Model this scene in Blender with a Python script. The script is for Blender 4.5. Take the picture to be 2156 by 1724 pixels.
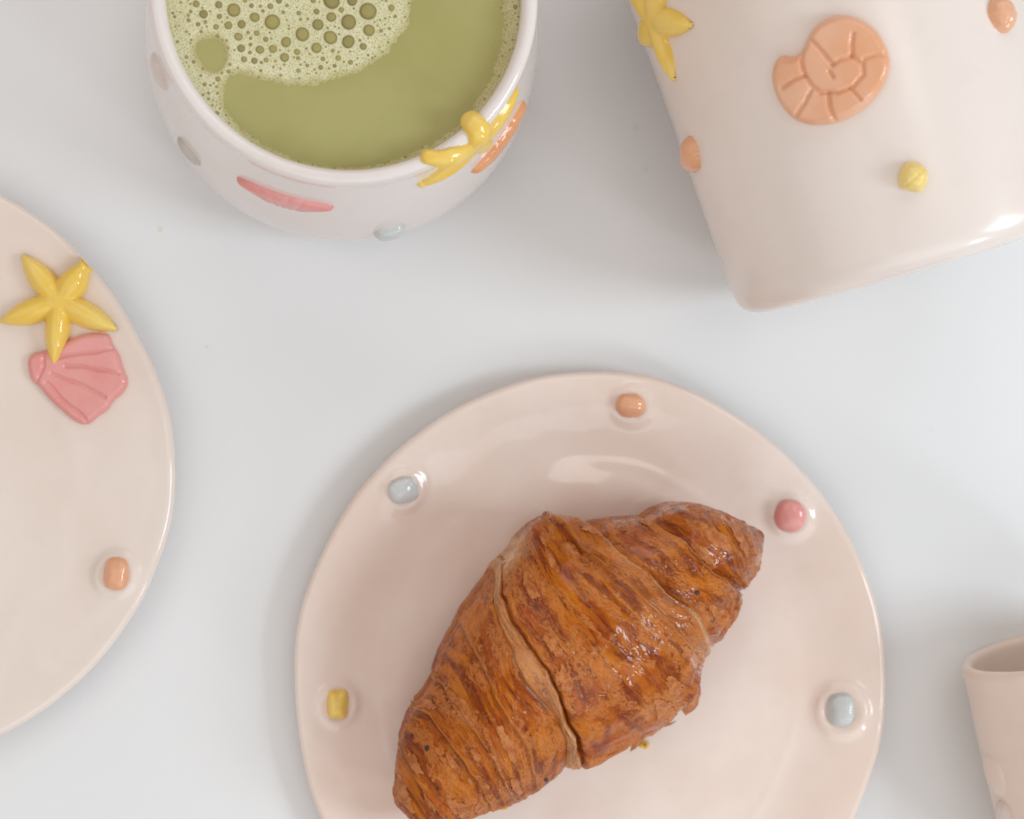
import bpy, math, random
import numpy as np
from mathutils import Vector, Matrix
from mathutils.bvhtree import BVHTree

for o in list(bpy.data.objects):
    bpy.data.objects.remove(o, do_unlink=True)
scene = bpy.context.scene
col = scene.collection
random.seed(7)
RNG = np.random.default_rng(11)

# ------------------------------------------------------------------ camera
PW, PH = 2156.0, 1724.0            # pixel grid in which the photograph was measured
CAM_H = 0.48
LENS = 54.9
FPX = LENS / 36.0 * PW
NADIR = (700.0, 935.0)             # pixel straight below the camera (slight hand-held tilt)
cam_d = bpy.data.cameras.new('camera')
cam = bpy.data.objects.new('camera', cam_d)
col.objects.link(cam)
scene.camera = cam
cam_d.lens = LENS
cam_d.sensor_width = 36.0
cam_d.clip_start = 0.01
cam_d.clip_end = 50.0
_dn = Vector(((NADIR[0] - PW / 2) / FPX, -(NADIR[1] - PH / 2) / FPX, -1.0)).normalized()
CAM_Q = _dn.rotation_difference(Vector((0, 0, -1)))
cam.rotation_mode = 'QUATERNION'
cam.rotation_quaternion = CAM_Q
cam.location = (0, 0, CAM_H)
cam_d.dof.use_dof = True
cam_d.dof.focus_distance = 0.432
cam_d.dof.aperture_fstop = 9.0
scene.render.resolution_x = 1024
scene.render.resolution_y = 819

# ------------------------------------------------------------------ world, window light and added lamps
world = bpy.data.worlds.new('World')
scene.world = world
world.use_nodes = True
bg = world.node_tree.nodes['Background']
bg.inputs['Color'].default_value = (1.0, 0.94, 0.895, 1)
bg.inputs['Strength'].default_value = 0.44

def area(name, loc, target, sx, sy, power, color):
    ld = bpy.data.lights.new(name, 'AREA')
    ld.shape = 'RECTANGLE'
    ld.size, ld.size_y = sx, sy
    ld.energy = power
    ld.color = color
    lo = bpy.data.objects.new(name, ld)
    lo.location = loc
    lo.rotation_euler = (Vector(target) - Vector(loc)).to_track_quat('-Z', 'Y').to_euler()
    col.objects.link(lo)
    return lo
area('window_light', (0.82, -0.14, 0.68), (0, 0, 0), 0.30, 0.30, 3.7, (0.76, 0.90, 1.0))
area('side_glint_light', (0.86, -0.74, 0.60), (0, 0, 0), 0.14, 0.22, 1.5, (0.86, 0.94, 1.0))  # added small lamp that puts glints on the croissant's right flank
area('overhead_reflection_light', (0.27, 0.10, 1.4), (0.27, 0.10, 0), 0.34, 0.20, 0.50, (1.0, 0.97, 0.94))  # added dim overhead lamp for a soft reflection in the plate glaze
area('left_fill_light', (-1.05, -0.1, 1.05), (0, 0, 0), 1.5, 1.1, 3.6, (1.0, 0.94, 0.90))  # added fill lamp on the left, stands in for room bounce
area('back_fill_light', (0.2, 1.25, 1.1), (0, 0, 0), 1.6, 1.1, 6.2, (1.0, 0.955, 0.93))  # added fill lamp at the back, lifts the shadows
area('front_fill_light', (0.2, -1.25, 1.1), (0, 0, 0), 1.6, 1.1, 6.2, (0.92, 0.965, 1.0))  # added fill lamp at the front, slightly cool

vs = scene.view_settings
vs.view_transform = 'Standard'
vs.look = 'None'
vs.exposure = 0.0
vs.gamma = 1.0
vs.use_curve_mapping = False

# ------------------------------------------------------------------ helpers
def ray(px, py):
    return (CAM_Q @ Vector(((px - PW / 2) / FPX, -(py - PH / 2) / FPX, -1.0)))

def at(px, py, z=0.0):
    d = ray(px, py)
    t = (z - CAM_H) / d.z
    return Vector((d.x * t, d.y * t, z))

def atn(px, py, z):
    """vectorised at(): arrays of pixels and heights -> (N,3)"""
    R = np.array(CAM_Q.to_matrix())
    px, py, z = np.broadcast_arrays(np.asarray(px, float), np.asarray(py, float), np.asarray(z, float))
    d = np.stack([(px - PW / 2) / FPX, -(py - PH / 2) / FPX, -np.ones_like(px)], -1) @ R.T
    t = (z - CAM_H) / d[..., 2]
    return np.stack([d[..., 0] * t, d[..., 1] * t, z], -1)

def _hash(ix, iy, iz, seed):
    h = (ix * 374761393 + iy * 668265263 + iz * 2147483647 + seed * 1274126177) & 0xFFFFFFFF
    h = ((h ^ (h >> 13)) * 1274126177) & 0xFFFFFFFF
    h = ((h ^ (h >> 16)) * 2246822519) & 0xFFFFFFFF
    return ((h ^ (h >> 15)) & 0xFFFFFF) / float(0xFFFFFF)

def vnoise(x, y, z=0.0, seed=0):
    x, y, z = np.broadcast_arrays(np.asarray(x, float), np.asarray(y, float), np.asarray(z, float))
    ix, iy, iz = (np.floor(a).astype(np.int64) for a in (x, y, z))
    fx, fy, fz = x - ix, y - iy, z - iz
    u, v, w = (f * f * f * (f * (f * 6 - 15) + 10) for f in (fx, fy, fz))
    r = 0
    for dx in (0, 1):
        for dy in (0, 1):
            for dz in (0, 1):
                r = r + _hash(ix + dx, iy + dy, iz + dz, seed) * (u if dx else 1 - u) * (v if dy else 1 - v) * (w if dz else 1 - w)
    return r * 2 - 1

def fbm(x, y, z=0.0, seed=0, octv=4, gain=0.5):
    r, a, f, n = 0, 1.0, 1.0, 0
    for k in range(octv):
        r = r + a * vnoise(np.asarray(x) * f, np.asarray(y) * f, np.asarray(z) * f, seed + 17 * k)
        n += a
        a *= gain
        f *= 2.03
    return r / n

def sstep(a, b, x):
    t = np.clip((np.asarray(x, float) - a) / (b - a), 0, 1)
    return t * t * (3 - 2 * t)

def new_obj(name, verts, faces, mat=None, parent=None, smooth=True, origin=None):
    me = bpy.data.meshes.new(name)
    v = np.asarray(verts, float)
    if origin is not None:
        v = v - np.asarray(origin, float)
    me.from_pydata(v.tolist(), [], faces if isinstance(faces, list) else faces.tolist())
    me.update()
    if smooth:
        me.polygons.foreach_set('use_smooth', [True] * len(me.polygons))
    if mat is not None:
        me.materials.append(mat)
    o = bpy.data.objects.new(name, me)
    col.objects.link(o)
    if parent is not None:
        o.parent = parent
        if origin is not None:
            o.location = Vector(origin) - parent.location
        else:
            o.location = -parent.location
    elif origin is not None:
        o.location = origin
    return o

def attr(o, name, values):
    a = o.data.attributes.new(name, 'FLOAT', 'POINT')
    a.data.foreach_set('value', np.asarray(values, np.float32))

def thing(name, loc, label, cat, group=None):
    o = bpy.data.objects.new(name, None)
    o.empty_display_size = 0.02
    o.location = loc
    col.objects.link(o)
    o['label'] = label
    o['category'] = cat
    if group:
        o['group'] = group
    return o

def grid_faces(n, m, wrap_m=True):
    """quads of an n x m vertex grid (row major), m wrapped"""
    i = np.arange(n - 1)[:, None]
    j = np.arange(m if wrap_m else m - 1)[None, :]
    j2 = (j + 1) % m
    f = np.stack([i * m + j, i * m + j2, (i + 1) * m + j2, (i + 1) * m + j], -1)
    return f.reshape(-1, 4)

def seg_dist(px, py, poly, closed=False):
    """distance from points to a polyline"""
    P = np.asarray(poly, float)
    if closed:
        P = np.vstack([P, P[:1]])
    d = np.full(np.shape(px), 1e9)
    for a, b in zip(P[:-1], P[1:]):
        ab = b - a
        L = max(ab @ ab, 1e-12)
        t = np.clip(((px - a[0]) * ab[0] + (py - a[1]) * ab[1]) / L, 0, 1)
        d = np.minimum(d, np.hypot(px - a[0] - t * ab[0], py - a[1] - t * ab[1]))
    return d

def inside(px, py, poly):
    P = np.asarray(poly, float)
    r = np.zeros(np.shape(px), bool)
    j = len(P) - 1
    for i in range(len(P)):
        xi, yi, xj, yj = P[i, 0], P[i, 1], P[j, 0], P[j, 1]
        c = ((yi > py) != (yj > py)) & (px < (xj - xi) * (py - yi) / (yj - yi + 1e-15) + xi)
        r ^= c
        j = i
    return r

def sdf(px, py, poly):
    d = seg_dist(px, py, poly, True)
    return np.where(inside(px, py, poly), d, -d)

def smooth_closed(poly, n=160, passes=2):
    P = np.asarray(poly, float)
    for _ in range(passes):                       # Chaikin
        Q = np.roll(P, -1, 0)
        P = np.stack([0.75 * P + 0.25 * Q, 0.25 * P + 0.75 * Q], 1).reshape(-1, 2)
    return P

# ------------------------------------------------------------------ materials
def mat(name):
    m = bpy.data.materials.new(name)
    m.use_nodes = True
    nt = m.node_tree
    b = nt.nodes['Principled BSDF']
    return m, nt, b

def node(nt, typ, **kw):
    n = nt.nodes.new(typ)
    for k, v in kw.items():
        if k in n.inputs:
            n.inputs[k].default_value = v
        else:
            setattr(n, k, v)
    return n

def mixc(nt, fac, a, b, blend='MIX'):
    n = nt.nodes.new('ShaderNodeMix')
    n.data_type = 'RGBA'
    n.blend_type = blend
    for sock, v in ((n.inputs[0], fac), (n.inputs[6], a), (n.inputs[7], b)):
        if hasattr(v, 'is_linked') or isinstance(v, bpy.types.NodeSocket):
            nt.links.new(v, sock)
        else:
            sock.default_value = v if not isinstance(v, tuple) else (*v[:3], 1)
    return n.outputs[2]

def maprange(nt, val, a, b, c=0.0, d=1.0):
    n = nt.nodes.new('ShaderNodeMapRange')
    n.interpolation_type = 'SMOOTHSTEP'
    nt.links.new(val, n.inputs[0])
    n.inputs[1].default_value, n.inputs[2].default_value = a, b
    n.inputs[3].default_value, n.inputs[4].default_value = c, d
    return n.outputs[0]

def mathn(nt, op, a, b=None):
    n = nt.nodes.new('ShaderNodeMath')
    n.operation = op
    for s, v in ((n.inputs[0], a), (n.inputs[1], b)):
        if v is None:
            continue
        if isinstance(v, bpy.types.NodeSocket):
            nt.links.new(v, s)
        else:
            s.default_value = v
    return n.outputs[0]

def glaze(name, color, mottle, rough=0.12, scale=28.0, bump=0.10, amt=0.5, ior=1.5, sss=0.0):
    """hand brushed glossy ceramic glaze"""
    m, nt, b = mat(name)
    tc = node(nt, 'ShaderNodeTexCoord')
    n1 = node(nt, 'ShaderNodeTexNoise', Scale=scale, Detail=4.0, Roughness=0.55)
    n2 = node(nt, 'ShaderNodeTexNoise', Scale=scale * 14, Detail=3.0, Roughness=0.6)
    n3 = node(nt, 'ShaderNodeTexNoise', Scale=scale * 2.2, Detail=2.0, Roughness=0.5)
    for n in (n1, n2, n3):
        nt.links.new(tc.outputs['Object'], n.inputs['Vector'])
    f = maprange(nt, n1.outputs[0], 0.36, 0.66, 0.0, amt)
    c = mixc(nt, f, color, mottle)
    f2 = maprange(nt, n2.outputs[0], 0.5, 0.72, 0.0, 0.07)
    c = mixc(nt, f2, c, tuple(x * 0.8 for x in mottle))
    nt.links.new(c, b.inputs['Base Color'])
    b.inputs['Roughness'].default_value = rough
    b.inputs['IOR'].default_value = ior
    if sss:
        b.inputs['Subsurface Weight'].default_value = sss
        b.inputs['Subsurface Radius'].default_value = (0.004, 0.003, 0.002)
        b.inputs['Subsurface Scale'].default_value = 1.0
    bp = node(nt, 'ShaderNodeBump', Strength=bump, Distance=0.002)
    nt.links.new(n3.outputs[0], bp.inputs['Height'])
    nt.links.new(bp.outputs[0], b.inputs['Normal'])
    return m

M_plate = glaze('blush_plate_glaze', (0.86, 0.730, 0.655), (0.81, 0.645, 0.555), 0.08, 17, 0.26, 0.8)
M_plate2 = glaze('cream_plate_glaze', (0.82, 0.71, 0.635), (0.77, 0.635, 0.55), 0.11, 14, 0.10, 0.8)
M_mug = glaze('white_mug_glaze', (0.82, 0.755, 0.725), (0.77, 0.68, 0.63), 0.12, 22, 0.06, 0.6)
M_cup = glaze('pearl_cup_glaze', (0.84, 0.745, 0.685), (0.78, 0.645, 0.555), 0.22, 9, 0.14, 0.9)
for _m in (M_mug, M_cup):
    _b = _m.node_tree.nodes['Principled BSDF']
    _b.inputs['Coat Weight'].default_value = 0.12
    _b.inputs['Coat Roughness'].default_value = 0.16
M_tan = glaze('tan_cup_glaze', (0.83, 0.70, 0.61), (0.78, 0.63, 0.53), 0.30, 22, 0.03, 0.6)
M_yellow = glaze('yellow_glaze', (0.86, 0.57, 0.10), (0.88, 0.66, 0.20), 0.10, 60, 0.02, 0.6)
M_lemon = glaze('lemon_glaze', (0.90, 0.71, 0.27), (0.86, 0.61, 0.16), 0.12, 120, 0.03, 0.6)
M_pink = glaze('pink_glaze', (0.77, 0.30, 0.275), (0.81, 0.39, 0.36), 0.14, 60, 0.02, 0.6)
M_peach = glaze('peach_glaze', (0.80, 0.40, 0.225), (0.83, 0.50, 0.34), 0.12, 60, 0.02, 0.6)
M_orange = glaze('orange_glaze', (0.78, 0.33, 0.14), (0.80, 0.42, 0.22), 0.14, 60, 0.02, 0.6)
M_blue = glaze('pale_blue_glaze', (0.57, 0.595, 0.585), (0.67, 0.66, 0.635), 0.10, 90, 0.02, 0.6)
M_grey = glaze('grey_green_glaze', (0.54, 0.50, 0.44), (0.64, 0.58, 0.52), 0.2, 90, 0.1, 0.6)
M_shell = glaze('pale_shell_glaze', (0.74, 0.64, 0.585), (0.66, 0.55, 0.49), 0.2, 90, 0.1, 0.6)

# ------------------------------------------------------------------ table
m, nt, b = mat('white_table_laminate')
tc = node(nt, 'ShaderNodeTexCoord')
n1 = node(nt, 'ShaderNodeTexNoise', Scale=9.0, Detail=5.0, Roughness=0.6)
n2 = node(nt, 'ShaderNodeTexNoise', Scale=900.0, Detail=2.0, Roughness=0.6)
for n in (n1, n2):
    nt.links.new(tc.outputs['Object'], n.inputs['Vector'])
c = mixc(nt, maprange(nt, n1.outputs[0], 0.3, 0.7), (0.800, 0.800, 0.800), (0.785, 0.785, 0.788))
for (px, py, r, k) in ((337, 483, 6.5, 0.55), (1338, 268, 8, 0.35), (1360, 357, 5, 0.35), (435, 730, 4, 0.6),
                       (350, 355, 3, 0.3), (520, 905, 3, 0.3), (1960, 905, 3, 0.25), (395, 1380, 3, 0.25)):
    p = at(px, py)
    d = node(nt, 'ShaderNodeVectorMath', operation='DISTANCE')
    nt.links.new(tc.outputs['Object'], d.inputs[0])
    d.inputs[1].default_value = p
    R = r * 0.000146
    inner = maprange(nt, d.outputs['Value'], R * 0.7, R * 1.1, k, 0.0)
    c = mixc(nt, inner, c, (0.76, 0.63, 0.45))
nt.links.new(c, b.inputs['Base Color'])
b.inputs['Roughness'].default_value = 0.42
b.inputs['Specular IOR Level'].default_value = 0.35
bp = node(nt, 'ShaderNodeBump', Strength=0.05, Distance=0.0005)
nt.links.new(n2.outputs[0], bp.inputs['Height'])
nt.links.new(bp.outputs[0], b.inputs['Normal'])
M_table = m
TX, TY = 0.55, 0.45
tv = [(-TX, -TY, -0.025), (TX, -TY, -0.025), (TX, TY, -0.025), (-TX, TY, -0.025),
      (-TX, -TY, 0), (TX, -TY, 0), (TX, TY, 0), (-TX, TY, 0)]
tf = [(4, 5, 6, 7), (3, 2, 1, 0), (0, 1, 5, 4), (1, 2, 6, 5), (2, 3, 7, 6), (3, 0, 4, 7)]
table = new_obj('tabletop', tv, tf, M_table, smooth=False)
table['kind'] = 'structure'
table['label'] = 'smooth white tabletop with a few tiny beige specks'

# ------------------------------------------------------------------ plates
def periodic_radius(cx, cy, pts, z):
    c = at(cx, cy, z)
    P = np.array([at(x, y, z) - c for x, y in pts])
    th = np.arctan2(P[:, 1], P[:, 0])
    r = np.hypot(P[:, 0], P[:, 1])
    o = np.argsort(th)
    th, r = th[o], r[o]
    A = np.concatenate([th - 2 * np.pi, th, th + 2 * np.pi])
    B = np.concatenate([r, r, r])
    tt = np.linspace(-np.pi, np.pi, 721)
    rr = np.interp(tt, A, B)[:-1]
    k = np.exp(-0.5 * (np.arange(-40, 41) / 13.0) ** 2)
    k /= k.sum()
    rr = np.convolve(np.concatenate([rr[-40:], rr, rr[:40]]), k, 'valid')
    return c, tt[:-1], rr

def make_plate(parent, c, tt, rr, mat_, seed, collars, rim_rise=0.0055, base=0.0048, well=0.70, ridge=0.00035):
    M = 360
    th = np.linspace(-np.pi, np.pi, M, endpoint=False)
    R = np.interp(th, np.append(tt, np.pi), np.append(rr, rr[0]))
    fr = np.concatenate([np.linspace(0.004, 0.66, 90), np.linspace(0.665, 0.985, 90)])
    def ztop(f, x, y):
        z = base + rim_rise * sstep(well, 1.02, f) ** 1.15
        z = z + 0.0010 * fbm(x * 26, y * 26, 0, seed, 3) + ridge * np.exp(-((f - well - 0.015) / 0.02) ** 2) * (0.4 + 0.6 * vnoise(x * 30, y * 30, 3, seed))
        for (bx, by, rb, hh) in collars:
            d = np.hypot(x - bx, y - by)
            z = z + hh * np.exp(-((d - rb) / (0.30 * rb)) ** 2) + 0.3 * hh * np.exp(-(d / (1.9 * rb)) ** 2)
        return z
    rings = []
    for f in fr:
        x = c.x + R * f * np.cos(th)
        y = c.y + R * f * np.sin(th)
        rings.append(np.stack([x, y, ztop(f, x, y)], -1))
    # rounded lip
    zl = rings[-1][:, 2]
    e = 0.0021
    for a in np.linspace(80, -85, 12):
        ar = math.radians(a)
        rad = R * 0.985 + e * math.cos(ar)
        wob = 0.0003 * vnoise(np.cos(th) * 5, np.sin(th) * 5, 0, seed + 3)
        rings.append(np.stack([c.x + (rad + wob) * np.cos(th), c.y + (rad + wob) * np.sin(th), zl - e + e * math.sin(ar)], -1))
    for f, k in ((0.93, 0.60), (0.85, 0.30), (0.78, 0.10), (0.74, 0.0)):
        zz = (zl - 2 * e) * k
        rings.append(np.stack([c.x + R * f * np.cos(th), c.y + R * f * np.sin(th), np.maximum(zz, 0.0)], -1))
    V = np.concatenate(rings)
    n = len(rings)
    F = grid_faces(n, M)[:, ::-1]
    F = [tuple(q) for q in F.tolist()]
    F = [q[::-1] for q in F]
    V = np.vstack([V, [c.x, c.y, base], [c.x, c.y, 0.0]])
    ci = n * M
    for j in range(M):
        F.append((ci, j, (j + 1) % M))
        F.append((ci + 1, (n - 1) * M + (j + 1) % M, (n - 1) * M + j))
    return new_obj('dish', V, F, mat_, parent)

def bvh_of(o):
    mw = Matrix.Translation(o.location + (o.parent.location if o.parent else Vector()))
    if o.parent and o.parent.rotation_euler.to_quaternion().angle > 1e-6:
        mw = o.parent.matrix_basis @ o.matrix_basis
    vs_ = [mw @ v.co for v in o.data.vertices]
    return BVHTree.FromPolygons(vs_, [tuple(p.vertices) for p in o.data.polygons])

CAMV = Vector((0, 0, CAM_H))

def px_ornament(name, bvh, hfun, bbox, n, mat_, parent, normal=None):
    """raised ornament: height field hfun(px,py) (metres, <0 outside) laid on a surface"""
    x0, y0, x1, y1 = bbox
    nx = n
    ny = max(4, int(n * (y1 - y0) / (x1 - x0)))
    X, Y = np.meshgrid(np.linspace(x0, x1, nx), np.linspace(y0, y1, ny))
    Hh = hfun(X, Y)
    idx = -np.ones(X.shape, int)
    V = []
    for i in range(ny):
        for j in range(nx):
            if Hh[i, j] < -0.0009:
                continue
            hit = bvh.ray_cast(CAMV, ray(X[i, j], Y[i, j]).normalized())
            if hit[0] is None:
                continue
            nn = normal if normal is not None else hit[1]
            if normal is not None and (hit[0].z < 0.003 or abs(hit[1].z) < 0.6):      # overhangs the rim
                hit = (at(X[i, j], Y[i, j], 0.0102), normal)
            if nn.dot(ray(X[i, j], Y[i, j])) > 0:
                nn = -nn
            idx[i, j] = len(V)
            V.append(hit[0] + nn * float(Hh[i, j]))
    F = []
    for i in range(ny - 1):
        for j in range(nx - 1):
            q = (idx[i, j], idx[i + 1, j], idx[i + 1, j + 1], idx[i, j + 1])
            if min(q) >= 0:
                F.append(q)
    return new_obj(name, [tuple(v) for v in V], F, mat_, parent)

def surf_ornament(name, smap, hfun, bbox, n, mat_, parent):
    """same, in a surface's own (a, s) coordinates; smap(a, s, h) -> point"""
    x0, y0, x1, y1 = bbox
    nx = n
    ny = max(4, int(n * (y1 - y0) / (x1 - x0)))
    X, Y = np.meshgrid(np.linspace(x0, x1, nx), np.linspace(y0, y1, ny))
    Hh = hfun(X, Y)
    idx = -np.ones(X.shape, int)
    V = []
    for i in range(ny):
        for j in range(nx):
            if Hh[i, j] >= -0.0009:
                idx[i, j] = len(V)
                V.append(smap(X[i, j], Y[i, j], float(Hh[i, j])))
    F = []
    for i in range(ny - 1):
        for j in range(nx - 1):
            q = (idx[i, j], idx[i + 1, j], idx[i + 1, j + 1], idx[i, j + 1])
            if min(q) >= 0:
                F.append(q)
    return new_obj(name, V, F, mat_, parent)

def bead_h(cx, cy, rx, ry, H, rot=0.0, p=2.0, seed=0, dents=0.0):
    ca, sa = math.cos(rot), math.sin(rot)
    def f(X, Y):
        dx, dy = X - cx, Y - cy
        u = (dx * ca + dy * sa) / rx
        v = (-dx * sa + dy * ca) / ry
        w = 1 + 0.06 * vnoise(X / rx * 1.3, Y / rx * 1.3, 0, seed)
        r = (np.abs(u) ** p + np.abs(v) ** p) ** (1 / p) * w
        h = np.where(r < 1, H * np.sqrt(np.clip(1 - r ** 2.4, 0, 1)), -(r - 1) * H * 1.2)
        if dents:
            h = h - dents * H * np.exp(-((u * 0.9 + v * 0.5) / 0.10) ** 2) * (r < 0.85)
            h = h - dents * 0.6 * H * np.exp(-((u * 0.4 - v * 0.8 - 0.25) / 0.09) ** 2) * (r < 0.8)
        return h
    return f

def star_h(cx, cy, tips, w0, H, k=0.25):
    """five tapering arms from a centre to the given tips; w0 = arm half width; H = height"""
    def f(X, Y):
        best = np.full(X.shape, -9.0)
        acc = np.zeros(X.shape)
        for (tx, ty, ws, he, *bl) in tips:
            ax, ay = tx - cx, ty - cy
            L = math.hypot(ax, ay)
            ux, uy = ax / L, ay / L
            s = ((X - cx) * ux + (Y - cy) * uy) / L
            d = np.abs(-(X - cx) * uy + (Y - cy) * ux)
            sc = np.clip(s, 0, 1)
            prof = (0.66 + 1.05 * sc - 1.52 * sc ** 2.3)
            w = w0 * ws * np.maximum(prof, bl[0] if bl else 0.12)
            over = np.maximum(s - 1, 0) * L
            under = np.maximum(-s, 0) * L
            q = np.hypot(d, np.hypot(over, under)) / w
            hh = np.where(q < 1, np.sqrt(np.clip(1 - q * q, 0, 1)), -(q - 1) * 1.2)
            hh = np.where(hh > 0, hh * (w / (w0 * ws)) ** 0.6 * (1 + he * sc), hh)
            best = np.maximum(best, hh)
            acc = acc + np.exp(14 * np.clip(hh, -1, 1.6))
        sm = np.log(acc) / 14
        return np.where(best > -0.8, np.clip(np.where(best > 0, sm, best), -1, 2) * H, -1.0)
    return f

def poly_h(poly, H, edge, grooves=(), gdepth=0.4, gw=2.0, dome=0.0):
    P = smooth_closed(poly)
    cxy = P.mean(0)
    ext = np.abs(P - cxy).max()
    def f(X, Y):
        d = sdf(X, Y, P)
        e = np.clip(d / edge, 0, 1)
        h = np.where(d > 0, H * np.sqrt(np.clip(1 - (1 - e) ** 2, 0, 1)), d / edge * H * 1.2)
        h = h * np.where(d > 0, 1 + dome * np.clip(1 - ((X - cxy[0]) ** 2 + (Y - cxy[1]) ** 2) / ext ** 2, 0, 1), 1)
        for g in grooves:
            wob = 0.5 * gw * vnoise(X / ext * 4, Y / ext * 4, 0, 5)
            gd = seg_dist(X + wob, Y - wob, g)
            h = h - np.where(d > 0, gdepth * H * np.exp(-(gd / gw) ** 2) * np.clip(d / edge * 2.0 + 0.3, 0, 1), 0)
        h = h + np.where(d > 0, 0.06 * H * vnoise(X / ext * 2.5, Y / ext * 2.5, 0, 9) * e, 0)
        return h
    return f

# --- small plate under the croissant
pl_pts = [(627, 1360), (651, 1238), (700, 1140), (773, 1018), (877, 920), (1018, 835), (1171, 792), (1263, 784), (1354, 792),
          (1446, 822), (1568, 896), (1660, 969), (1752, 1079), (1813, 1189), (1850, 1312), (1859, 1440), (1850, 1562),
          (1813, 1666), (1730, 1835), (1600, 1970), (1430, 2060), (1243, 2090), (1050, 2055), (880, 1965), (750, 1840),
          (670, 1703), (642, 1575), (628, 1452)]
ZR = 0.0090
c1, tt1, rr1 = periodic_radius(1243, 1440, pl_pts, ZR)
plate1 = thing('side_plate', (c1.x, c1.y, 0), 'blush pink glazed ceramic plate with five coloured beads carrying the croissant', 'plate')
beads1 = [  # px, py, rx, ry, height, rotation, exponent, material, label, collar
    (1328, 855, 31, 24, 0.0040, 0.1, 2.2, M_peach, 'glossy peach glazed bead', 0.0008),
    (1662, 1087, 32, 33, 0.0042, 0.2, 2.3, M_pink, 'glossy pink glazed bead', 0.0011),
    (1769, 1495, 29, 35, 0.0040, 0.0, 2.4, M_blue, 'blue grey bead in a wide pool of glaze', 0.0015),
    (850, 1033, 31, 27, 0.0042, -0.3, 2.6, M_blue, 'pale blue glazed bead', 0.0012),
    (712, 1483, 22, 31, 0.0042, 0.02, 3.6, M_yellow, 'squarish yellow glazed bead', 0.0010)]
def collars_of(beads, z=0.007):
    out = []
    for b_ in beads:
        p = at(b_[0], b_[1], z)
        out.append((p.x, p.y, max(b_[2], b_[3]) * 0.000144 * (1.28 if b_[9] > 0.0013 else 1.12), b_[9]))
    return out
dish1 = make_plate(plate1, c1, tt1, rr1, M_plate, 3, collars_of(beads1))
UP = Vector((0, 0, 1))
def put_beads(bvh, beads, parent, normal=UP, dents=0.0):
    for k, b_ in enumerate(beads):
        e = max(b_[2], b_[3]) * 1.5
        o = px_ornament('bead', bvh, bead_h(b_[0], b_[1], b_[2], b_[3], b_[4], b_[5], b_[6], k + 2, dents),
                        (b_[0] - e, b_[1] - e, b_[0] + e, b_[1] + e), 46, b_[7], parent, normal)
        o['label'] = b_[8]
bv1 = bvh_of(dish1)
put_beads(bv1, beads1, plate1)

# --- second plate, half out of frame
cl = (-248, 980)
pts2 = [(0, 415), (90, 468), (180, 560), (250, 655), (310, 765), (350, 875), (366, 985), (355, 1090), (320, 1205), (260, 1315), (180, 1412), (90, 1490), (0, 1543)]
for a in range(75, 290, 15):
    pts2.append((cl[0] + 612 * math.cos(math.radians(a)), cl[1] + 620 * math.sin(math.radians(a))))
c2, tt2, rr2 = periodic_radius(cl[0], cl[1], pts2, ZR)
plate2 = thing('side_plate', (c2.x, c2.y, 0), 'cream glazed ceramic plate decorated with yellow sea star over pink scallop shell', 'plate')
beads2 = [(245, 1208, 25, 33, 0.0038, 0.12, 3.2, M_peach, 'peach glazed bead', 0.0010)]
dish2 = make_plate(plate2, c2, tt2, rr2, M_plate2, 21, collars_of(beads2), well=0.55, ridge=0.0)
bv2 = bvh_of(dish2)
put_beads(bv2, beads2, plate2)
Z6 = lambda pts: [(0.2335 * x, 513.5 + 0.2335 * y) for x, y in pts]
sc_poly = Z6([(245, 1060), (290, 985), (400, 965), (500, 930), (620, 868), (760, 808), (880, 800), (990, 812), (1010, 905), (1065, 975), (1095, 1060),
              (1120, 1150), (1162, 1235), (1120, 1340), (1010, 1420), (975, 1500), (870, 1560), (800, 1635), (690, 1615), (560, 1505), (440, 1395), (360, 1290), (275, 1225)])
sc_gr = [Z6(g) for g in ([(540, 1030), (780, 990), (1010, 955)], [(600, 1105), (850, 1125), (1080, 1175)], [(470, 1170), (700, 1260), (960, 1385)],
                         [(430, 1250), (560, 1380), (790, 1590)], [(420, 975), (405, 1110), (345, 1260)])]
o = px_ornament('scallop_shell', bv2, poly_h(sc_poly, 0.0026, 15, sc_gr, 0.26, 3.6), (45, 690, 285, 905), 150, M_pink, plate2, UP)
o['label'] = 'pink scallop shell relief with radiating grooves'
bvs = bvh_of(o)
tips = [(50, 541, 1.0, 0.0), (184, 556, 1.12, 0.35, 0.5), (242, 692, 1.0, 0.0), (116, 768, 0.95, 0.3), (6, 676, 1.0, 0.0)]
o = px_ornament('sea_star', bv2, star_h(126, 636, tips, 31, 0.0052), (-10, 520, 260, 785), 170, M_yellow, plate2, UP)
o['label'] = 'yellow five armed sea star relief, one arm over the shell'

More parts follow.
